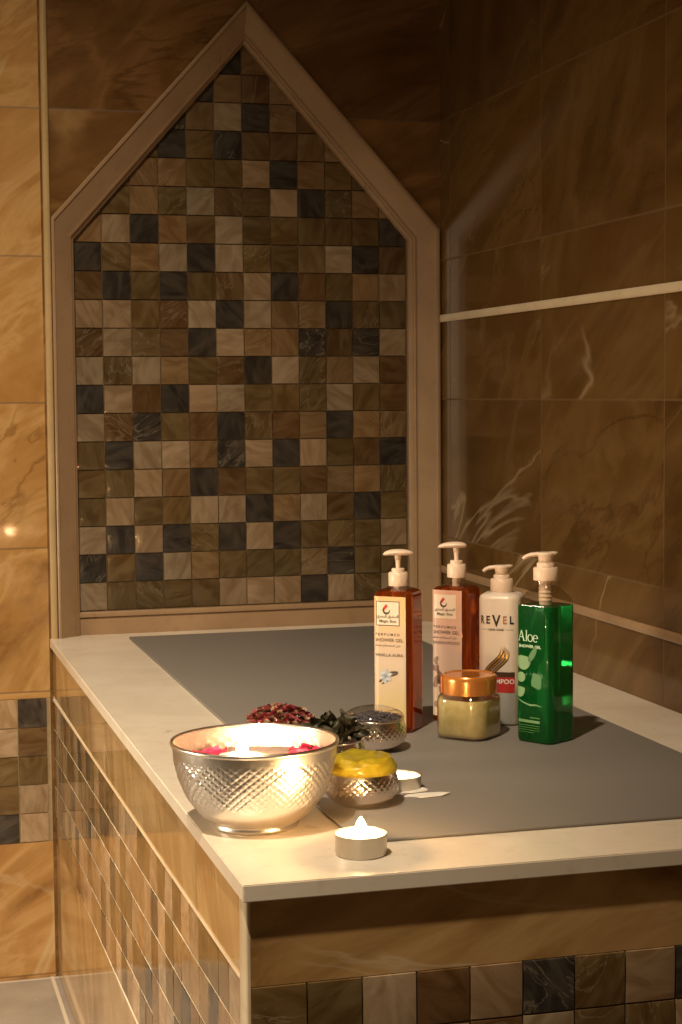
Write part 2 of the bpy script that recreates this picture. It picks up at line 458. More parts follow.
# ------------------------------------------------------------------ metal bowls
def silver(name, tint=(.86, .81, .74), rough=.2):
    t = NT(name); tc = t.n('ShaderNodeTexCoord'); n = t.noise(tc.outputs['Object'], 240, 4)
    t.set(Base_Color=tint, Metallic=1.0, Roughness=t.math('ADD', rough - .05, t.math('MULTIPLY', n, .12)))
    t.bump(n, .06, .0005)
    return t.m
M_silver = silver('engraved_silver', (.90, .84, .77), .3)
M_silver2 = silver('engraved_silver_small', (.86, .76, .68), .2)
M_alu = silver('aluminium_cup', (.50, .45, .38), .35)

def lattice(zlo, zhi, nu, nv, amp):
    def f(a, r, z):
        if r < .001 or not (zlo < z < zhi): return 0
        v = (z - zlo) / (zhi - zlo)
        env = min(1, 8 * v, 8 * (1 - v))
        p = a / (2 * PI) * nu; q = v * nv
        d1 = abs(((p + q) % 1) - .5) * 2; d2 = abs(((p - q) % 1) - .5) * 2
        line = max(0, 1 - (1 - d1) / .3) + max(0, 1 - (1 - d2) / .3)
        dot = max(0, 1 - math.hypot(d1, d2) / .5)
        return amp * env * (.9 * dot - .8 * min(1, line))
    return f

def smooth_prof(pts, n):
    """catmull-rom through profile points"""
    res = []
    P = [pts[0]] + pts + [pts[-1]]
    for i in range(1, len(P) - 2):
        for k in range(n):
            s = k / n
            q = [.5 * (2 * P[i][d] + (P[i + 1][d] - P[i - 1][d]) * s + (2 * P[i - 1][d] - 5 * P[i][d] + 4 * P[i + 1][d] - P[i + 2][d]) * s * s
                       + (3 * P[i][d] - P[i - 1][d] - 3 * P[i + 1][d] + P[i + 2][d]) * s ** 3) for d in (0, 1)]
            res.append(tuple(q))
    return res + [pts[-1]]

BX, BY = .0446, -1.1039
big = thing('metal_bowl', (BX, BY, 0), 0, 'large engraved silver bowl holding rose petals and a floating candle', 'bowl')
bm = bmesh.new()
outer = smooth_prof([(.0335, .0055), (.042, .0105), (.0515, .022), (.0585, .037), (.0625, .053), (.0640, .0655)], 22)
fl = lattice(.020, .0585, 56, 7.0, .0005)
fl2 = lattice(.020, .0585, 12, 1.5, .0006)
fl = lambda a, r, z, f1=fl: f1(a, r, z) + min(0, fl2(a, r, z)) * -.8
lathe(bm, outer, 896, cap0=False, cap1=False, fn=fl)
inner = smooth_prof([(.0628, .0665), (.0612, .052), (.0572, .037), (.0500, .0225), (.040, .0115), (.028, .008), (.0005, .0075)], 10)
fi = lattice(.030, .060, 34, 4.0, .0004)
lathe(bm, inner, 408, cap0=False, cap1=True, fn=fi)
obj('bowl_body', bm, M_silver, big)
bm = bmesh.new()
lathe(bm, [(.0630, .0645), (.0640, .0640), (.0653, .0652), (.0656, .0665), (.0650, .0678), (.0638, .0680), (.0626, .0672), (.0624, .0655), (.0630, .0645)], 128, cap0=False, cap1=False)
obj('rim', bm, M_silver, big)
bm = bmesh.new()
lathe(bm, [(.0005, .0002), (.0325, .0002), (.0335, .0015), (.0325, .0032), (.0320, .0050), (.0345, .0062), (.030, .0085)], 128, cap0=True, cap1=False)
obj('foot', bm, M_silver, big)

WZ = .0500
t = NT('still_water'); t.set(Base_Color=(.95, .80, .72), Roughness=.03, IOR=1.33, Transmission_Weight=.75)
bm = bmesh.new(); lathe(bm, [(.0605, WZ), (.0003, WZ)], 96, cap0=False, cap1=True)
o = obj('water', bm, t.m); o.location = (BX, BY, 0)
tag(o, 'still water filling the large engraved silver bowl', 'water', kind='stuff')

# ------------------------------------------------------------------ candles
M_wax = NT('wax_with_glow'); M_wax.set(Base_Color=(.95, .86, .70), Roughness=.35, Subsurface_Weight=.6, Subsurface_Radius=(.012, .007, .004), Subsurface_Scale=1.0)
M_wax.p.inputs['Emission Color'].default_value = (1, .72, .38, 1); M_wax.p.inputs['Emission Strength'].default_value = 2.2  # flame light in the wax is put in as emission
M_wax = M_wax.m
M_wick = plain('burnt_wick', (.03, .02, .015), .9)
def flame_mat(name, s):
    t = NT(name); t.p.inputs['Base Color'].default_value = (0, 0, 0, 1)
    t.p.inputs['Emission Color'].default_value = (1, .60, .24, 1); t.p.inputs['Emission Strength'].default_value = s
    return t.m
M_flame = flame_mat('candle_flame', 1300)
M_flame_b = flame_mat('bowl_candle_flame', 750)
M_flame_b.node_tree.nodes['Principled BSDF'].inputs['Emission Color'].default_value = (1, .52, .24, 1)
M_flame_s = flame_mat('low_candle_flame', 250)
def tealight(loc, label, fm, cup_m=M_alu, fs=1.0, group=None, r=.019):
    t = thing('tea_light_candle', loc, 0, label, 'candle', group)
    bm = bmesh.new()
    lathe(bm, [(.0004, .0003), (r - .001, .0003), (r - .0004, .0012), (r - .0002, .0150), (r + .0003, .0156), (r - .0002, .0160), (r - .0008, .0153), (r - .0009, .004)], 64, cap0=True, cap1=False,
          fn=lambda a, rr, z: .00012 * math.sin(a * 36) if rr > r * .9 and z < .0148 else 0)
    obj('cup', bm, cup_m, t, True, 40)
    bm = bmesh.new()
    lathe(bm, [(r - .0011, .004), (r - .0011, .0142), (r - .002, .0137), (.008, .0131), (.002, .0130), (.0003, .0131)], 48)
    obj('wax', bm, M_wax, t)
    bm = bmesh.new(); tube(bm, [(0, 0, .0125), (.0002, 0, .0155), (.0004, .0001, .0165)], [.0006, .0006, .0004], 8)
    obj('wick', bm, M_wick, t)
    bm = bmesh.new()
    fp = [(.0003, .0145), (.0020, .0152), (.0033, .0172), (.0037, .0194), (.0033, .0220), (.0023, .0244), (.0011, .0262), (.0002, .0272)]
    lathe(bm, [(a * fs, .0150 + (z - .0150) * fs) for a, z in smooth_prof(fp, 4)], 20)
    obj('flame', bm, fm, t)
    return t
tealight((.0994, -1.2103, 0), 'lit tea light in a metal cup on the bare slab at the bench front', M_flame)
tl = tealight((.1848, -1.0278, H), 'low tea light half hidden behind the bowl of yellow paste', M_flame_s, fs=.42)
tl.scale = (1, 1, .72)
tealight((BX - .0095, BY + .002, WZ - .0115), 'brightly burning candle floating on the water in the large silver bowl', M_flame_b, fs=1.2, r=.0205)

# rose petals on the water
t = NT('rose_petal'); tc = t.n('ShaderNodeTexCoord'); n = t.noise(tc.outputs['Object'], 60, 3)
t.set(Base_Color=t.ramp(n, [(.35, (.50, .008, .045)), (.7, (.80, .04, .13))]), Roughness=.4, Subsurface_Weight=.3, Subsurface_Radius=(.006, .002, .002), Subsurface_Scale=1.0)
M_petal = t.m
def petal_mesh(L=.02, Wd=.018, cup=.004, seed=0, mat=None, name='rose_petal', nu=8, nv=8, pointed=1.0):
    bm = bmesh.new(); rnd = random.Random(seed); ph = rnd.random() * 6
    g = []
    for i in range(nu + 1):
        u = i / nu
        w = Wd * .5 * (math.sin(PI * min(1, .06 + u * .94)) ** .55 if pointed == 1 else math.sin(PI * u) ** .9 + .02)
        g.append([bm.verts.new(((u - .5) * L, w * v, cup * (v * v * .8 + (2 * u - 1) ** 2 * .6) + .0007 * math.sin(u * 7 + ph + v * 2)))
                  for v in [(-1 + 2 * k / nv) for k in range(nv + 1)]])
    for i in range(nu):
        for k in range(nv):
            bm.faces.new((g[i][k], g[i][k + 1], g[i + 1][k + 1], g[i + 1][k]))
    me = bpy.data.meshes.new(name); bm.to_mesh(me); bm.free()
    me.polygons.foreach_set('use_smooth', [True] * len(me.polygons)); me.materials.append(mat)
    return me
pm = [petal_mesh(.021, .019, .0035, s, M_petal) for s in range(3)]
k = 0
for (ang, rad) in [(200, .047), (176, .049), (222, .036), (152, .047), (250, .046), (232, .051), (8, .047), (-18, .049), (-40, .046), (30, .049), (-2, .034), (-62, .047), (128, .041), (-85, .049), (275, .040)]:
    o = bpy.data.objects.new('rose_petal', pm[k % 3]); col.objects.link(o)
    o.location = (BX + rad * math.cos(R(ang)), BY + rad * math.sin(R(ang)), WZ + .0004 + .0012 * (k % 3))
    o.rotation_euler = (R(random.uniform(-8, 8)), R(random.uniform(-8, 8)), random.uniform(0, 6))
    tag(o, 'red rose petal floating on the water in the large silver bowl', 'petal', 'rose petals in the silver bowl'); k += 1

# small bowls ---------------------------------------------------------------
def small_bowl():
    t = thing('small_metal_bowl', (0, 0, 0))
    bm = bmesh.new()
    o_ = smooth_prof([(.0205, .0012), (.0262, .0050), (.0298, .0115), (.0303, .0180), (.0288, .0245), (.0276, .0290)], 12)
    lathe(bm, [(.0004, .0002), (.019, .0002)] + o_, 240, cap0=True, cap1=False, fn=lattice(.005, .0255, 32, 4.0, .0005))
    i_ = smooth_prof([(.0266, .0290), (.0276, .0245), (.0290, .018), (.0280, .011), (.022, .005), (.0004, .0035)], 6)
    lathe(bm, i_, 240, cap0=False, cap1=True)
    obj('bowl_body', bm, M_silver2, t)
    bm = bmesh.new()
    lathe(bm, [(.0268, .0282), (.0276, .0280), (.0284, .0288), (.0285, .0297), (.0279, .0304), (.0270, .0303), (.0265, .0294), (.0268, .0282)], 96, cap0=False, cap1=False)
    obj('rim', bm, M_silver2, t)
    return t
sb = small_bowl(); BOWLS = []
spots = [((.1399, -1.0702, H), 'small engraved silver bowl heaped with yellow paste'),
         ((.2103, -.8668, H), 'small engraved silver bowl of grey dried buds in front of the amber bottle'),
         ((.1238, -.8520, H), 'small silver bowl of dried red petals behind the large bowl'),
         ((.1464, -.9506, H), 'small silver bowl of dark green leaves between yellow paste and large bowl')]
for i, (loc, lab) in enumerate(spots):
    o = sb if i == 0 else copy_tree(sb)
    o.location = loc; o.rotation_euler = (0, 0, i * 1.1)
    tag(o, lab, 'bowl', 'small engraved silver bowls'); BOWLS.append(o)

# clear domed covers
for i in (1, 2):
    bmc = bmesh.new()
    lathe(bmc, [(.0283 * math.cos(PI / 2 * q / 14), .0300 + (.0110, .0135)[i - 1] * math.sin(PI / 2 * q / 14)) for q in range(14)] + [(.0003, .0300 + (.0110, .0135)[i - 1])], 72, cap0=False, cap1=True)
    obj('clear_cover', bmc, M_clear, BOWLS[i])
# yellow paste
t = NT('yellow_paste'); tc = t.n('ShaderNodeTexCoord'); n = t.noise(tc.outputs['Object'], 90, 4)
t.set(Base_Color=t.ramp(n, [(.3, (.32, .23, .010)), (.7, (.46, .355, .028))]), Roughness=.28, Subsurface_Weight=.25, Subsurface_Radius=(.008, .006, .001), Subsurface_Scale=1.0)
bm = bmesh.new()
rings = []
for i in range(26):
    a = PI / 2 * i / 25
    ring = []
    for j in range(64):
        th = 2 * PI * j / 64
        d = Vector((math.cos(th) * math.cos(a), math.sin(th) * math.cos(a), math.sin(a)))
        nz = mnoise.noise(d * 2.3 + Vector((3, 1, 7))) * .32 + mnoise.noise(d * 5.0) * .12
        rr = .0292 * (1 + nz * .25 * math.sin(a + .25)); hh = .0125 * (1 + nz * .9)
        s = math.cos(a) ** .8 if i < 25 else .001
        z = .0285 + hh * math.sin(a) ** .75 if a > 0 else .0270
        ring.append((rr * s * math.cos(th), rr * s * math.sin(th), z))
    rings.append(ring)
loft(bm, rings)
o = obj('yellow_paste', bm, t.m); o.location = spots[0][0]
tag(o, 'lumpy mound of glossy yellow paste heaped in a small silver bowl', 'paste', kind='stuff')

def heap_fn(x, y, h0=.026, h=.008, r=.0265):
    q = min(1, math.hypot(x, y) / r)
    return h0 + h * (1 - q * q)
# grey buds
M_bud = speck('dried_grey_bud', (.045, .04, .055), (.20, .18, .20), .7, 300)
bm = bmesh.new()
def grain(bm, c, ax, l, w, mi=0):
    ax = ax.normalized(); s = ax.orthogonal().normalized(); u = ax.cross(s)
    rr = [(-1, .1), (-.5, .8), (.2, 1), (.8, .6), (1.05, .1)]
    loft(bm, [[c + ax * (l * a) + s * (w * b * math.cos(2 * PI * k / 6)) + u * (w * b * math.sin(2 * PI * k / 6)) for k in range(6)] for a, b in rr], mi=mi)
loft(bm, [[(.0268 * (1 - i / 8) * math.cos(2 * PI * j / 32), .0268 * (1 - i / 8) * math.sin(2 * PI * j / 32), heap_fn(.0268 * (1 - i / 8), 0, .0255)) for j in range(32)] for i in range(8)])
for _ in range(520):
    a = random.random() * 2 * PI; r = .0262 * math.sqrt(random.random()); x, y = r * math.cos(a), r * math.sin(a)
    grain(bm, Vector((x, y, heap_fn(x, y) + random.uniform(0, .0012))), Vector((random.gauss(0, 1), random.gauss(0, 1), random.gauss(0, .4))), .0021, .0009)
o = obj('dried_buds', bm, M_bud); o.location = spots[1][0]
tag(o, 'grey dried flower buds filling a small silver bowl', 'dried buds', kind='stuff')
# dried red petals
M_dred = speck('dried_red_petal', (.16, .02, .025), (.42, .05, .06), .55, 150)
M_dtan = speck('dried_tan_petal', (.32, .18, .09), (.55, .36, .22), .6, 150)
bm = bmesh.new()
loft(bm, [[(.0268 * (1 - i / 8) * math.cos(2 * PI * j / 32), .0268 * (1 - i / 8) * math.sin(2 * PI * j / 32), heap_fn(.0268 * (1 - i / 8), 0, .0255, .010)) for j in range(32)] for i in range(8)])
for q in range(210):
    a = random.random() * 2 * PI; r = .031 * math.sqrt(random.random()); x, y = r * math.cos(a), r * math.sin(a)
    c = Vector((x, y, heap_fn(x, y, .029, .0125, .031) + random.uniform(0, .002)))
    rot = Matrix.Rotation(random.random() * 6, 3, 'Z') @ Matrix.Rotation(random.gauss(0, .7), 3, 'X')
    L = random.uniform(.003, .0052); mi = 0 if random.random() < .72 else 1
    pts = [(-L, 0, 0), (-.3 * L, -.6 * L, .3 * L), (.6 * L, -.5 * L, .15 * L), (L, 0, .3 * L), (.6 * L, .55 * L, .2 * L), (-.3 * L, .6 * L, .35 * L)]
    ctr = bm.verts.new(c + rot @ Vector((.1 * L, 0, -.25 * L))); vs = [bm.verts.new(c + rot @ Vector(p)) for p in pts]
    for i in range(6):
        f = bm.faces.new((ctr, vs[i], vs[(i + 1) % 6])); f.material_index = mi
KEEP.add(id(bm))
o = obj('dried_red_petals', bm, [M_dred, M_dtan]); o.location = spots[2][0]
tag(o, 'dried red and tan petals heaped in a small silver bowl', 'dried petals', kind='stuff')
# dark leaves
M_leaf = speck('dark_green_leaf', (.014, .014, .005), (.060, .045, .014), .5, 120)
lm = [petal_mesh(.024, .013, .004, 10 + s, M_leaf, 'dried_leaf', pointed=0) for s in range(3)]
for k in range(30):
    o = bpy.data.objects.new('dried_leaf', lm[k % 3]); col.objects.link(o)
    a = k * 2.4; r = .021 * math.sqrt((k + .5) / 30)
    lift = .030 + .017 * (1 - (r / .023) ** 2) * (.55 + .45 * random.random())
    o.location = (spots[3][0][0] + r * math.cos(a) + .003, spots[3][0][1] + r * math.sin(a), H + lift)
    o.rotation_euler = (random.gauss(0, .9), random.gauss(-.1, .7), random.uniform(0, 6.28))
    tag(o, 'dark green dried leaf piled in a small silver bowl', 'leaf', 'dark leaves in a small bowl')

# white slivers on the mat
M_white = plain('white_petal', (.82, .78, .72), .5)
def sliver(name, pts, label):
    bm = bmesh.new()
    top_ = [bm.verts.new((x, y, H + z)) for x, y, z in pts]; bot = [bm.verts.new((x, y, H + max(0.0001, z - .0006))) for x, y, z in pts]
    bm.faces.new(top_); bm.faces.new(bot[::-1])
    for i in range(len(pts)): bm.faces.new((bot[i], bot[(i + 1) % len(pts)], top_[(i + 1) % len(pts)], top_[i]))
    o = obj(name, bm, M_white, None, False)
    return tag(o, label, 'petal', 'white petals on the mat')
sliver('white_petal', [(0.1795, -1.049, .001), (0.1925, -1.051, .0012), (0.2035, -1.047, .001), (0.2055, -1.042, .001), (0.1990, -1.030, .0022), (0.1905, -1.037, .0015)], 'short pointed white petal on the grey mat beside the low tea light')
sliver('white_petal', [(0.1785, -1.062, .001), (0.1925, -1.069, .001), (0.2095, -1.069, .0014), (0.2180, -1.063, .002), (0.2115, -1.056, .0012), (0.1945, -1.054, .001), (0.1835, -1.056, .001)], 'long white petal on the grey mat, in front of the short one')

# ------------------------------------------------------------------ bottles
def sq_pts(a, r, n=96):
    """rounded square perimeter, side a, corner radius r, equal arc steps, starting at the middle of the front (-y) face, going to +x"""
    s = a - 2 * r; per = 4 * s + 2 * PI * r
    return [sq_at(a, r, per * i / n)[:2] for i in range(n)]
def sq_at(a, r, t):
    s = a - 2 * r; q = PI * r / 2; per = 4 * (s + q); t = t % per
    # begin at front middle
    t += s / 2
    k = int(t // (s + q)) % 4; u = t % (s + q)
    if u < s:
        x, y, nx, ny = -s / 2 + u, -a / 2, 0, -1
    else:
        an = (u - s) / r
        x, y, nx, ny = s / 2 + r * math.sin(an), -a / 2 + r - r * math.cos(an), math.sin(an), -math.cos(an)
    for _ in range(k): x, y, nx, ny = -y, x, -ny, nx
    return x, y, nx, ny
def blend_ring(a, r, rad, f, z, n=96):
    """f=0 rounded square, f=1 circle radius rad"""
    ring = []
    for i, (x, y) in enumerate(sq_pts(a, r, n)):
        an = 2 * PI * i / n - PI / 2
        ring.append((x * (1 - f) + rad * math.cos(an) * f, y * (1 - f) + rad * math.sin(an) * f, z))
    return ring
def sq_body(bm, a, r, prof, n=96, cap0=True, cap1=True):
    """prof rows: (z, inset, f, rad)"""
    loft(bm, [blend_ring(a - 2 * i, max(.001, r - i), rad, f, z, n) for z, i, f, rad in prof], cap0, cap1)

def wrap_bm(pts_polys, a, r, off, z0=0):
    """flat polygons in (u, v) wrapped on the rounded square, off above the surface"""
    bm = bmesh.new(); KEEP.add(id(bm))
    for poly in pts_polys:
        try: bm.faces.new([bm.verts.new((u, v, 0)) for u, v in poly])
        except ValueError: pass
    us = [u for p in pts_polys for u, v in p]
    if max(max(u for u, v in p) - min(u for u, v in p) for p in pts_polys) > .0016:
        k = math.ceil(min(us) / .0012)
        while k * .0012 < max(us):
            bmesh.ops.bisect_plane(bm, geom=bm.verts[:] + bm.edges[:] + bm.faces[:], dist=1e-7, plane_co=(k * .0012, 0, 0), plane_no=(1, 0, 0))
            k += 1
    for q in bm.verts:
        u, v = q.co.x, q.co.y
        x, y, nx, ny = sq_at(a, r, u)
        q.co = (x + nx * off, y + ny * off, z0 + v)
    return bm
def wrap_rect(u0, u1, v0, v1, n=40, m=1):
    res = []
    for i in range(n):
        a_, b_ = u0 + (u1 - u0) * i / n, u0 + (u1 - u0) * (i + 1) / n
        for j in range(m):
            c_, d_ = v0 + (v1 - v0) * j / m, v0 + (v1 - v0) * (j + 1) / m
            res.append([(a_, c_), (b_, c_), (b_, d_), (a_, d_)])
    return res
def stroke(pts, w):
    """ribbon polygon list through pts; w single or list"""
    res = []; L = []; n = len(pts)
    for i, (x, y) in enumerate(pts):
        x0, y0 = pts[max(i - 1, 0)]; x1, y1 = pts[min(i + 1, n - 1)]
        d = math.hypot(x1 - x0, y1 - y0) or 1
        ww = w[i] if isinstance(w, list) else w
        nx, ny = -(y1 - y0) / d * ww / 2, (x1 - x0) / d * ww / 2
        L.append(((x + nx, y + ny), (x - nx, y - ny)))
    for (a_, b_), (c_, d_) in zip(L, L[1:]): res.append([b_, d_, c_, a_])
    return res
def disc(cx, cy, rx, ry=None, n=20, rot=0):
    ry = ry or rx; ca, sa = math.cos(rot), math.sin(rot)
    return [[(cx + rx * math.cos(2 * PI * i / n) * ca - ry * math.sin(2 * PI * i / n) * sa, cy + rx * math.cos(2 * PI * i / n) * sa + ry * math.sin(2 * PI * i / n) * ca) for i in range(n)]]
def text_polys(s, size, u, v, align='CENTER', sx=1.0, bold=0.0, space=1.0):
    cu = bpy.data.curves.new('lettering', 'FONT'); cu.body = s; cu.size = size; cu.align_x = align; cu.offset = bold; cu.space_character = space
    cu.resolution_u = 3
    o = bpy.data.objects.new('lettering', cu); col.objects.link(o)
    dg = bpy.context.evaluated_depsgraph_get(); me = o.evaluated_get(dg).to_mesh()
    me.calc_loop_triangles()
    vs = [(p.co.x * sx + u, p.co.y + v) for p in me.vertices]
    polys = []
    for t3 in me.loop_triangles:
        q = [vs[i] for i in t3.vertices]
        ar = (q[1][0] - q[0][0]) * (q[2][1] - q[0][1]) - (q[2][0] - q[0][0]) * (q[1][1] - q[0][1])
        polys.append(q if ar > 0 else q[::-1])
    o.evaluated_get(dg).to_mesh_clear(); bpy.data.objects.remove(o); bpy.data.curves.remove(cu)
    return polys

M_pump = plain('cream_plastic', (.78, .60, .46), .35, Subsurface_Weight=.1, Subsurface_Radius=(.004, .003, .002), Subsurface_Scale=1.0)
def clear(name, c, rough, ior, tr, extra=None):
    t = NT(name); t.set(Base_Color=c, Roughness=rough, IOR=ior, Transmission_Weight=tr)
    if extra:
        t.p.inputs['Emission Color'].default_value = (*extra[0], 1); t.p.inputs['Emission Strength'].default_value = extra[1]
    return t.m
M_amber = clear('amber_gel', (.52, .095, .008), .06, 1.36, .88)
M_green = clear('green_gel', (.008, .27, .05), .06, 1.36, .84)
M_ink = plain('dark_ink', (.10, .065, .05), .6)
M_red = plain('red_ink', (.62, .03, .03), .5)
M_gold = NT('gold_foil'); M_gold.set(Base_Color=(.75, .48, .14), Metallic=.8, Roughness=.3); M_gold = M_gold.m
M_black = plain('black_ink', (.02, .016, .014), .5)

def pump_lens(t, z, rot, head_l, mat=M_pump, cap_r=.0095, cap_h=.0132, col_r=.0064, stem_top=.030):
    """disc-headed pump: ribbed cap, collar, tapering stem, long lens head"""
    p = thing('pump', (0, 0, z), rot); p.parent = t
    bm = bmesh.new(); lathe(bm, [(cap_r * .98, 0), (cap_r, .0008), (cap_r, cap_h - .001), (cap_r * .93, cap_h), (.003, cap_h)], 72, fn=lambda a, r, z_: .00015 * math.sin(36 * a) if r > cap_r * .99 else 0)
    obj('cap', bm, mat, p, True, 40)
    bm = bmesh.new(); lathe(bm, [(col_r, cap_h - .0005), (col_r, cap_h + .0032), (col_r * .9, cap_h + .0038), (.002, cap_h + .0038)], 48); obj('collar', bm, mat, p, True, 40)
    bm = bmesh.new(); lathe(bm, [(.0021, cap_h + .0035), (.0024, stem_top * .75), (.0030, stem_top * .9), (.0035, stem_top + .0005), (.0035, stem_top + .001)], 32); obj('stem', bm, mat, p, True, 40)
    bm = bmesh.new()
    a, b = head_l
    n = 15; pts = []; rad = []; fl = []
    for i in range(n):
        s = i / (n - 1); x = -a + (a + b) * s
        q = abs(x) / (a if x < 0 else b)
        pts.append((x, 0, stem_top + .0024 + .0008 * (1 - q * q) - (.0016 * q ** 3 if x < 0 else .0006 * q ** 3)))
        rad.append(max(.0004, .0066 * (1 - q ** 2.2) ** .5 + .0009 * (q < .995))); fl.append(.42)
    tube(bm, pts, rad, 20, fl); obj('head', bm, mat, p)
    return p
def pump_spout(t, z, rot, L, mat=M_pump, cap_r=.0115, cap_h=.0125, sc=1.0):
    p = thing('pump', (0, 0, z), rot); p.parent = t
    bm = bmesh.new(); lathe(bm, [(cap_r * .98, 0), (cap_r, .0008), (cap_r, cap_h - .001), (cap_r * .93, cap_h), (.003, cap_h)], 80, fn=lambda a, r, z_: .00016 * math.sin(40 * a) if r > cap_r * .99 else 0)
    obj('cap', bm, mat, p, True, 40)
    c2 = cap_r * .72
    bm = bmesh.new(); lathe(bm, [(c2, cap_h - .0005), (c2, cap_h + .0038 * sc), (c2 * .92, cap_h + .0048 * sc), (.002, cap_h + .0048 * sc)], 48); obj('collar', bm, mat, p, True, 40)
    h0 = cap_h + .0045 * sc
    bm = bmesh.new(); lathe(bm, [(c2 * .80, h0 - .0005), (c2 * .80, h0 + .0045 * sc), (c2 * .95, h0 + .0085 * sc), (c2 * 1.0, h0 + .0102 * sc), (c2 * .85, h0 + .0112 * sc), (.0008, h0 + .0116 * sc)], 48)
    # spout towards -x, rounded thumb rest to +x
    zt = h0 + .0088 * sc
    pts = [(c2 * 1.35, 0, zt + .0020 * sc), (c2 * .9, 0, zt + .0012 * sc), (0, 0, zt), (-L * .35, 0, zt + .0004 * sc), (-L * .65, 0, zt - .0004 * sc), (-L * .85, 0, zt - .0020 * sc), (-L, 0, zt - .0048 * sc)]
    tube(bm, pts, [.0018 * sc, .0044 * sc, .0054 * sc, .0042 * sc, .0035 * sc, .0030 * sc, .0024 * sc], 18, [.5, .5, .5, .58, .68, .72, .8])
    obj('head', bm, mat, p)
    return p

def label_mat(name, top, mid, bot, spot=None, zlo=0, zhi=.14):
    t = NT(name); tc = t.n('ShaderNodeTexCoord'); sx = t.n('ShaderNodeSeparateXYZ'); t.l(tc.outputs['Object'], sx.inputs[0])
    f = t.math('DIVIDE', t.math('SUBTRACT', sx.outputs['Z'], zlo), zhi - zlo)
    n = t.noise(tc.outputs['Object'], 45, 3)
    f = t.math('ADD', f, t.math('MULTIPLY', t.math('SUBTRACT', n, .5), .25))
    b = t.ramp(f, [(.05, bot), (.5, mid), (.95, top)])
    t.set(Base_Color=b, Roughness=.35)
    return t.m

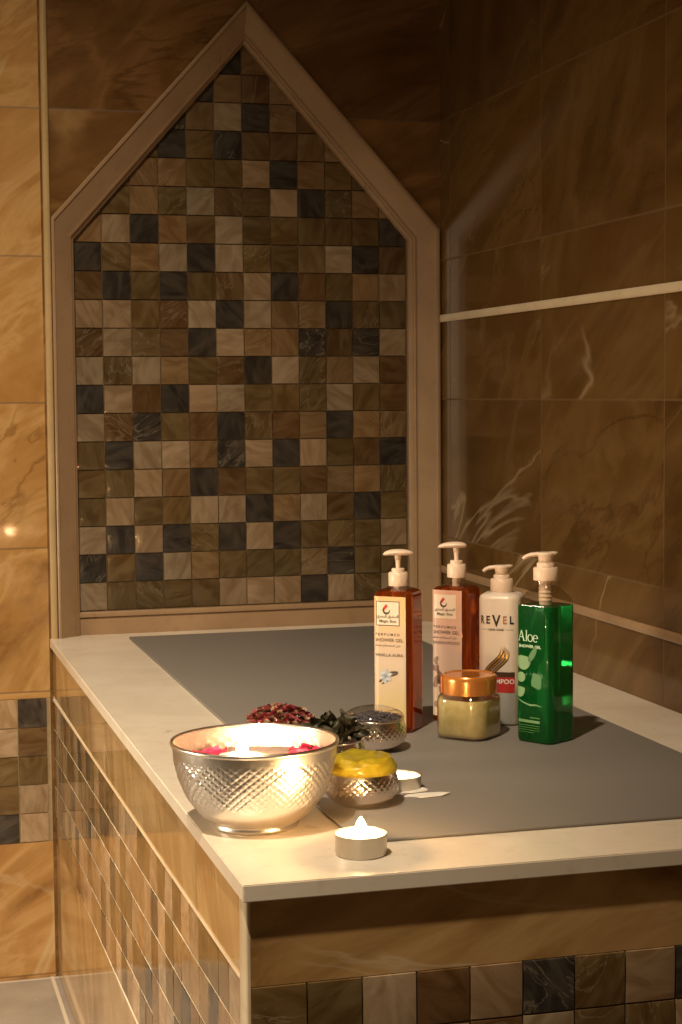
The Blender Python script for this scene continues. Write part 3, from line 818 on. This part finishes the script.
A, RC = .0395, .0072
def amber_bottle(loc, rot, label, lm_, neck_h, pump_rot, head_l, flower, stem_top, full_h=.1395):
    t = thing('pump_bottle', loc, rot, label, 'bottle', 'amber shower gel bottles')
    bm = bmesh.new()
    sq_body(bm, A, RC, [(.0003, .003, 0, 0), (.0012, .001, 0, 0), (.003, 0, 0, 0), (.09, 0, 0, 0), (full_h - .007, 0, 0, 0), (full_h - .003, .0012, 0, 0), (full_h - .0008, .0042, .05, .016)])
    obj('gel', bm, M_amber, t, True, 50)
    bm = bmesh.new()
    sq_body(bm, A, RC, [(full_h - .0008, .0040, .05, .016), (full_h + .0008, .009, .35, .013), (full_h + .0018, .011, .8, .0105), (full_h + .0026, .012, 1, .0088), (full_h + neck_h + .001, .012, 1, .0085)], cap0=False, cap1=False)
    obj('neck', bm, M_clear, t)
    bm = bmesh.new(); lathe(bm, [(.0045, .11), (.0045, full_h + neck_h)], 24); lathe(bm, [(.0018, .006), (.0018, .111)], 12)
    obj('dip_tube', bm, M_pump, t, True, 50)
    pump_lens(t, full_h + neck_h, pump_rot, head_l, stem_top=stem_top)
    lw = .0215
    lo, hi = .006, .1335
    lb = obj('label', wrap_bm(wrap_rect(-lw, .0150, lo, hi, 44, 8), A, RC, .0002), lm_, t)
    lb['label'] = 'printed cream paper label' if flower == 'white' else 'printed pink paper label'
    u0 = -.0030
    # framed logo
    x0, x1, y0, y1 = u0 - .0125, u0 + .0118, .1050, .1290
    w = .0007
    obj('logo_panel', wrap_bm(wrap_rect(x0, x1, y0, y1, 30), A, RC, .0003), M_lpanel, lb)
    fr_ = []
    if flower == 'white':
        for r_ in ((x0, x1, y0, y0 + w), (x0, x1, y1 - w, y1), (x0, x0 + w, y0, y1), (x1 - w, x1, y0, y1)): fr_ += wrap_rect(*r_, n=24 if r_[1] - r_[0] > .01 else 2)
    cx, cy = u0 - .0022, .1212
    arc = [(cx + .0034 * math.cos(R(q)) + .0005, cy + .0036 * math.sin(R(q)) - .0006) for q in range(135, 375, 12)]
    nn = len(arc)
    fr_ += stroke(arc, [.0004 + .0017 * math.sin(PI * i / (nn - 1)) for i in range(nn)])
    fr_ += text_polys('\ufef1\ufeae\ufea4\ufeb4\ufedf\ufe8d \ufed5\ufeed\ufea9\ufee8\ufebc\ufedf\ufe8d', .0040, u0 - .0004, .1130, sx=.82, bold=.00008)
    fr_ += text_polys('Magic Box', .0038, u0 - .0004, .1082, sx=1.12, bold=.00006)
    obj('logo_lettering', wrap_bm(fr_, A, RC, .0005), M_ink, lb)
    drop = []
    dp = [(cx - .0026, cy - .0008), (cx - .0030, cy + .0012), (cx - .0012, cy + .0036), (cx + .0006, cy + .0055), (cx + .0004, cy + .0035), (cx + .0022, cy + .0040), (cx + .0010, cy + .0018), (cx - .0006, cy + .0002), (cx - .0016, cy - .0012)]
    drop.append(dp[::-1]); obj('logo_flame', wrap_bm(drop, A, RC, .0005), M_red, lb)
    tx = text_polys('PERFUMED', .0034, u0 - .0008, .0952, sx=1.15, space=1.5, bold=.00006)
    tx += text_polys('SHOWER GEL', .0047, u0 + .0010, .0893, sx=1.02, bold=.00005)
    tx += text_polys('\ufeae\ufec4\ufecc\ufee3 \ufee1\ufe8e\ufee4\ufea4\ufe98\ufeb3\ufe8d \ufede\ufe9f', .0034, u0 - .001, .0848, sx=1.1)
    tx += text_polys('VANILLA AURA' if flower == 'white' else 'SANDALWOOD', .0042, u0 + .0006, .0748 if flower == 'white' else .0790, sx=1.02, bold=.00004)
    obj('lettering', wrap_bm(tx, A, RC, .0004), M_ink, lb)
    if flower == 'white':
        fl_ = []; dk = []
        fx, fy = u0 - .003, .0555
        for q in range(6):
            an = q * PI / 3 + .4; fl_ += disc(fx + .0036 * math.cos(an), fy + .0036 * math.sin(an), .0036, .0019, 14, an)
        dk += disc(fx - .0045, fy - .0035, .0036, .0012, 14, 1.0) + disc(fx - .001, fy - .0062, .0036, .0010, 14, .5)
        dk += disc(fx + .0085, fy + .0040, .0048, .0012, 14, .1) + disc(fx + .0090, fy + .0016, .0046, .0010, 14, .35)
        obj('printed_leaves', wrap_bm(dk, A, RC, .0004), M_ink, lb)
        obj('printed_flower', wrap_bm(fl_, A, RC, .0006), M_flower, lb)
    else:
        dk = []
        rr = random.Random(4)
        for q in range(26):
            dk += disc(-.0115 + rr.gauss(0, .0026), .030 + rr.gauss(0, .0110) + .010, rr.uniform(.0012, .003), rr.uniform(.0016, .004), 12, rr.random() * 3)
        obj('printed_wood', wrap_bm(dk, A, RC, .0004), M_wood, lb)
    return t
M_lpanel = plain('pale_logo_panel', (.86, .72, .56), .35)
M_flower = speck('blue_grey_print', (.42, .46, .52), (.72, .72, .72), .4, 300)
M_wood = plain('brown_print', (.30, .17, .12), .4)
LB1 = label_mat('cream_label', (.80, .52, .24), (.76, .58, .43), (.62, .46, .18))
LB2 = label_mat('pink_label', (.74, .42, .31), (.72, .50, .39), (.60, .46, .32))
amber_bottle((.2613, -.781, H), R(-38), 'amber shower gel pump bottle with cream flower label, nearest the silver bowls', LB1, .0030, R(21), (.0150, .0155), 'white', .0295)
amber_bottle((.3331, -.7483, H), R(-45), 'amber shower gel pump bottle with pinkish label, behind the copper-lidded jar', LB2, .0080, R(27), (.0190, .0110), 'pink', .0295, .1370)

# white bottle -------------------------------------------------------------
A2, RC2 = .0420, .0130
t = thing('pump_bottle', (.3708, -.7772, H), R(-32), 'white pump bottle with bold black lettering beside the green bottle', 'bottle')
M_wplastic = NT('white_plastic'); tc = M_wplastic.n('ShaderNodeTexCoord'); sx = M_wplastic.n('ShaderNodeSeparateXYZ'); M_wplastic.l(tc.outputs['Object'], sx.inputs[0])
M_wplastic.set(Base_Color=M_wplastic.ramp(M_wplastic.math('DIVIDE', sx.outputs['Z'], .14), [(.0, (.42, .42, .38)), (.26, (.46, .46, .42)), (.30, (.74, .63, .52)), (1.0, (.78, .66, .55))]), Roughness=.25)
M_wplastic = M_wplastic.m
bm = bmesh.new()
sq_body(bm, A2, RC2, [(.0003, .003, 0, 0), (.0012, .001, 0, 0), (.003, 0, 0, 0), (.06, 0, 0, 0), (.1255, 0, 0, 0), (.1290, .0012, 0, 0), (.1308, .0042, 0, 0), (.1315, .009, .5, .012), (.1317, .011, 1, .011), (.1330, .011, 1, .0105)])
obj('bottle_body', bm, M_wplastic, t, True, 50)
pump_spout(t, .1325, R(14), .0185, cap_r=.0113, cap_h=.0125, sc=.85)
u0 = -.001
tx = text_polys('R', .0108, u0 - .0150, .1022, sx=.72, bold=.0003) + text_polys('E', .0108, u0 - .0085, .1022, sx=.78, bold=.0003)
tx += text_polys('V', .0158, u0 - .0002, .0996, sx=.80, bold=.0005) + text_polys('L', .0108, u0 + .0150, .1022, sx=.80, bold=.0004)
tx += text_polys('HAIR CARE', .0028, u0 - .0004, .0952, sx=1.1, bold=.00008) + wrap_rect(u0 - .0168, u0 - .0098, .0960, .0963, 6) + wrap_rect(u0 + .0092, u0 + .0165, .0960, .0963, 6)
obj('lettering', wrap_bm(tx, A2, RC2, .0003), M_black, t)
obj('gold_lettering', wrap_bm(text_polys('E', .0108, u0 + .0082, .1022, sx=.78, bold=.0003), A2, RC2, .0003), plain('copper_ink', (.42, .15, .06), .4), t)
def wave_strand(dx, dy, s=1.0):
    return [(u0 + dx + s * (-.0125 + .0185 * q - .0030 * math.sin(q * 2 * PI)), .0480 + dy + s * .034 * q) for q in [i / 22 for i in range(23)]]
gs, bs = [], []
for i, (dx, dy, s) in enumerate([(0, 0, .92), (.0030, -.002, 1.0), (.0062, -.004, .95)]):
    p_ = wave_strand(dx, dy, s); m_ = len(p_)
    wv = [.0002 + .0022 * math.sin(PI * k_ / (m_ - 1)) for k_ in range(m_)]
    gs += stroke(p_, wv)
    bs += stroke([(x_ - .0011, y_ + .0006) for x_, y_ in p_], [w_ * .35 for w_ in wv]) + stroke([(x_ + .0012, y_ - .0008) for x_, y_ in p_], [w_ * .3 for w_ in wv])
obj('gold_strands', wrap_bm(gs, A2, RC2, .0003), M_gold, t)
obj('strand_outlines', wrap_bm(bs, A2, RC2, .0005), M_black, t)
o = obj('dark_band', wrap_bm(wrap_rect(-.014, .0172, .0490, .0540, 30), A2, RC2, .00035), plain('brown_band', (.07, .035, .02), .4), t)
o = obj('red_band', wrap_bm(wrap_rect(-.014, .0172, .0335, .0490, 30), A2, RC2, .0003), plain('red_band_print', (.48, .035, .03), .4), t)
M_wink = plain('white_ink', (.85, .8, .74), .5)
obj('band_lettering', wrap_bm(text_polys('SHAMPOO', .0064, .0015, .0425, sx=1.0, bold=.0001), A2, RC2, .0005), M_wink, o)

# green bottle -------------------------------------------------------------
A3, RC3 = .0415, .0075
t = thing('pump_bottle', (.3783, -.8750, H), R(-59), 'green aloe gel pump bottle, rightmost of the bottles', 'bottle')
bm = bmesh.new()
FH = .1300
sq_body(bm, A3, RC3, [(.0003, .003, 0, 0), (.0012, .001, 0, 0), (.003, 0, 0, 0), (.06, 0, 0, 0), (FH - .0004, 0, 0, 0), (FH, .0008, 0, 0)])
obj('gel', bm, M_green, t, True, 50)
bm = bmesh.new()
sq_body(bm, A3, RC3, [(FH, 0, 0, 0), (FH + .003, .0004, 0, 0), (FH + .0065, .0025, .04, .018), (FH + .0110, .0065, .15, .016), (FH + .0155, .0105, .45, .0130), (FH + .0190, .012, .85, .0108), (FH + .0215, .012, 1, .0100), (FH + .0240, .012, 1, .0100)], cap0=False, cap1=False)
obj('shoulder', bm, M_clear, t)
bm = bmesh.new()
lathe(bm, [(.0052, FH - .006), (.0060, FH + .001), (.0060, FH + .0235)], 32)
for q in range(5): lathe(bm, [(.0061, FH + .003 + q * .0038), (.0066, FH + .0036 + q * .0038), (.0066, FH + .0048 + q * .0038), (.0061, FH + .0054 + q * .0038)], 32)
obj('pump_chamber', bm, M_pump, t, True, 40)
pump_spout(t, FH + .0232, R(41), .0215, cap_r=.0116, cap_h=.0122, sc=.9)
u0 = -.0015
tx = []
# serif word drawn as strokes
def serif_word(u, v, h):
    r_ = []
    W_ = h * .06
    # A
    r_ += stroke([(u, v), (u + h * .30, v + h)], W_) + stroke([(u + h * .30, v + h), (u + h * .62, v)], W_ * 2.2) + stroke([(u + h * .12, v + h * .36), (u + h * .48, v + h * .36)], W_)
    for q in (u, u + h * .62): r_ += stroke([(q - h * .12, v + W_ / 2), (q + h * .12, v + W_ / 2)], W_)
    x_ = u + h * .90
    r_ += stroke([(x_, v), (x_, v + h * 1.04)], W_ * 2) + stroke([(x_ - h * .1, v + W_ / 2), (x_ + h * .1, v + W_ / 2)], W_) + stroke([(x_ - h * .1, v + h * 1.0), (x_, v + h * 1.03)], W_)
    x_ = u + h * 1.34
    ci = [(x_ + h * .27 * math.cos(2 * PI * i / 20), v + h * .32 + h * .33 * math.sin(2 * PI * i / 20)) for i in range(21)]
    r_ += stroke(ci, [W_ * (.8 + 1.3 * abs(math.cos(2 * PI * i / 20))) for i in range(21)])
    x_ = u + h * 1.96
    ci = [(x_ + h * .25 * math.cos(R(q)), v + h * .32 + h * .33 * math.sin(R(q))) for q in range(0, 325, 15)]
    r_ += stroke(ci, [W_ * (.8 + 1.2 * abs(math.cos(R(q)))) for q in range(0, 325, 15)]) + stroke([(x_ - h * .22, v + h * .34), (x_ + h * .25, v + h * .34)], W_)
    return r_
tx += serif_word(u0 - .0140, .1060, .0100)
tx += text_polys('SHOWER GEL', .0038, u0 - .0012, .1000, sx=1.12, bold=.00012)
M_paleink = plain('pale_green_ink', (.48, .60, .42), .5)
obj('lettering', wrap_bm(tx, A3, RC3, .0004, -.0095), M_paleink, t)
M_slice = plain('aloe_slice_print', (.17, .32, .13), .5)
M_slice2 = plain('leaf_print', (.06, .20, .045), .5)
sl = []
def cup_shape(cx, cy, w, h):
    return [[(cx - w, cy + h * .5)] + [(cx + w * math.cos(R(q)), cy + h * .3 + h * math.sin(R(q))) for q in range(180, 361, 15)] + [(cx + w, cy + h * .5), (cx + w * .3, cy + h * .62), (cx - w * .4, cy + h * .66)]]
sl += cup_shape(u0 - .0085, .0855, .0085, .0100) + disc(u0 - .0115, .0715, .0052, .0048) + cup_shape(u0 - .0130, .0575, .0060, .0075)
sl += stroke([(u0 - .0165, .0510), (u0 - .009, .0475), (u0 - .001, .0455), (u0 + .006, .0462), (u0 + .0125, .0452)], [.0004, .0013, .0016, .0014, .0005])
sl += stroke([(u0 - .0150, .0300), (u0 + .0105, .0300)], .0026)
obj('printed_slices', wrap_bm(sl, A3, RC3, .0004, -.0095), M_slice, t)
lf = [[(u0 + .0005, .0680), (u0 + .0010, .0640), (u0 + .0090, .0610), (u0 + .0122, .0625), (u0 + .0128, .0740), (u0 + .0100, .0752), (u0 + .0030, .0765)]]
obj('printed_leaf', wrap_bm(disc(u0 + .002, .0935, .0085, .003, 16, 1.0), A3, RC3, .0004, -.0095), M_slice2, t)
obj('printed_leaf', wrap_bm(lf, A3, RC3, .0004, -.0095), M_slice2, t)
lf = []
for q in (.0262, .0240, .0218, .0196): lf += stroke([(u0 - .0150, q), (u0 + (.0105 if q > .02 else .004), q)], .0007)
lf += stroke([(u0 - .0010, .0338), (u0 + .0105, .0338)], .0012)
obj('printed_lines', wrap_bm(lf, A3, RC3, .0004, -.0095), M_slice2, t)

# jar ------------------------------------------------------------------------
AJ, RJ = .0535, .0165
t = thing('cosmetic_jar', (.3152, -.8352, H), R(-48), 'squat clear jar of pale yellow scrub with a copper lid', 'jar')
M_cream = speck('pale_scrub', (.60, .50, .20), (.72, .62, .30), .3, 140, Subsurface_Weight=.2, Subsurface_Radius=(.006, .005, .002), Subsurface_Scale=1.0, Coat_Weight=.8, Coat_Roughness=.05)
bm = bmesh.new()
rings = [blend_ring(AJ - 2 * i, RJ - i, 0, 0, z, 120) for z, i in [(.0016, .004), (.0030, .0015), (.006, .0004), (.034, .0004)]]
top_r = [(x * .985, y * .985, .0380 + .0016 * mnoise.noise(Vector((i * .22, 3, 1))) + .0010 * mnoise.noise(Vector((i * .6, 1, 9)))) for i, (x, y, z) in enumerate(blend_ring(AJ - .0008, RJ, 0, 0, .039, 120))]
loft(bm, rings + [top_r])
obj('scrub', bm, M_cream, t, True, 50)
bm = bmesh.new()
sq_body(bm, AJ, RJ, [(.0002, .004, 0, 0), (.0010, .0015, 0, 0), (.0035, 0, 0, 0), (.036, 0, 0, 0), (.0395, .0006, .05, .026), (.0420, .0022, .4, .0255), (.0430, .003, 1, .0252), (.0450, .003, 1, .0250)], 120, cap0=True, cap1=False)
obj('glass', bm, M_clear, t)
M_copper = NT('copper_lid'); M_copper.set(Base_Color=(.72, .26, .055), Metallic=.55, Roughness=.24, Coat_Weight=.6, Coat_Roughness=.08); M_copper = M_copper.m
bm = bmesh.new()
lathe(bm, [(.0262, .0425), (.0270, .0430), (.0271, .0560), (.0268, .0590), (.0256, .0606), (.0235, .0610), (.0225, .0600), (.0010, .0598)], 120, fn=lambda a, r, z: .0001 * math.sin(60 * a) if r > .0269 else 0)
obj('lid', bm, M_copper, t, True, 40)

# ------------------------------------------------------------------ light
def light(name, ty, loc, energy, color, **kw):
    l = bpy.data.lights.new(name, ty); l.energy = energy; l.color = color
    for k_, v_ in kw.items(): setattr(l, k_, v_)
    o = bpy.data.objects.new(name, l); col.objects.link(o); o.location = loc
    return o
def aim(o, tgt):
    d = Vector(tgt) - o.location; o.rotation_euler = d.to_track_quat('-Z', 'Y').to_euler()
o = light('ceiling_spot', 'SPOT', (-.42, -1.76, 1.85), 250, (1, .82, .58), spot_size=R(76), spot_blend=1.0, shadow_soft_size=.035)
aim(o, (-.52, -.60, .0))
o = light('side_fill', 'AREA', (-1.35, -.80, .15), 4.8, (1, .82, .58), shape='DISK', size=.5, spread=R(80))  # added fill light that brightens the bench side, not a real fitting
aim(o, (.0, -.75, -.25))
w = bpy.data.worlds.new('warm_room'); scene.world = w; w.use_nodes = True
bg = w.node_tree.nodes['Background']; bg.inputs[0].default_value = (1, .66, .36, 1); bg.inputs[1].default_value = .10

# ------------------------------------------------------------------ camera
cam = bpy.data.cameras.new('camera'); co = bpy.data.objects.new('camera', cam); col.objects.link(co)
yaw, pit, rol, f = .266856, .067799, -.008054, 1748.43
F = Vector((math.sin(yaw) * math.cos(pit), math.cos(yaw) * math.cos(pit), -math.sin(pit)))
Rt = Vector((math.cos(yaw), -math.sin(yaw), 0)); Up = Rt.cross(F)
R2 = Rt * math.cos(rol) + Up * math.sin(rol); U2 = -Rt * math.sin(rol) + Up * math.cos(rol)
mw = Matrix(((R2.x, U2.x, -F.x, -.242496), (R2.y, U2.y, -F.y, -2.413275), (R2.z, U2.z, -F.z, .334083), (0, 0, 0, 1)))
co.matrix_world = mw
cam.sensor_fit = 'VERTICAL'; cam.sensor_height = 24; cam.lens = f * 24 / 1024
cam.clip_start = .02
scene.camera = co
scene.view_settings.view_transform = 'Standard'
scene.view_settings.look = 'None'
scene.view_settings.exposure = 0
scene.cycles.sample_clamp_indirect = 4
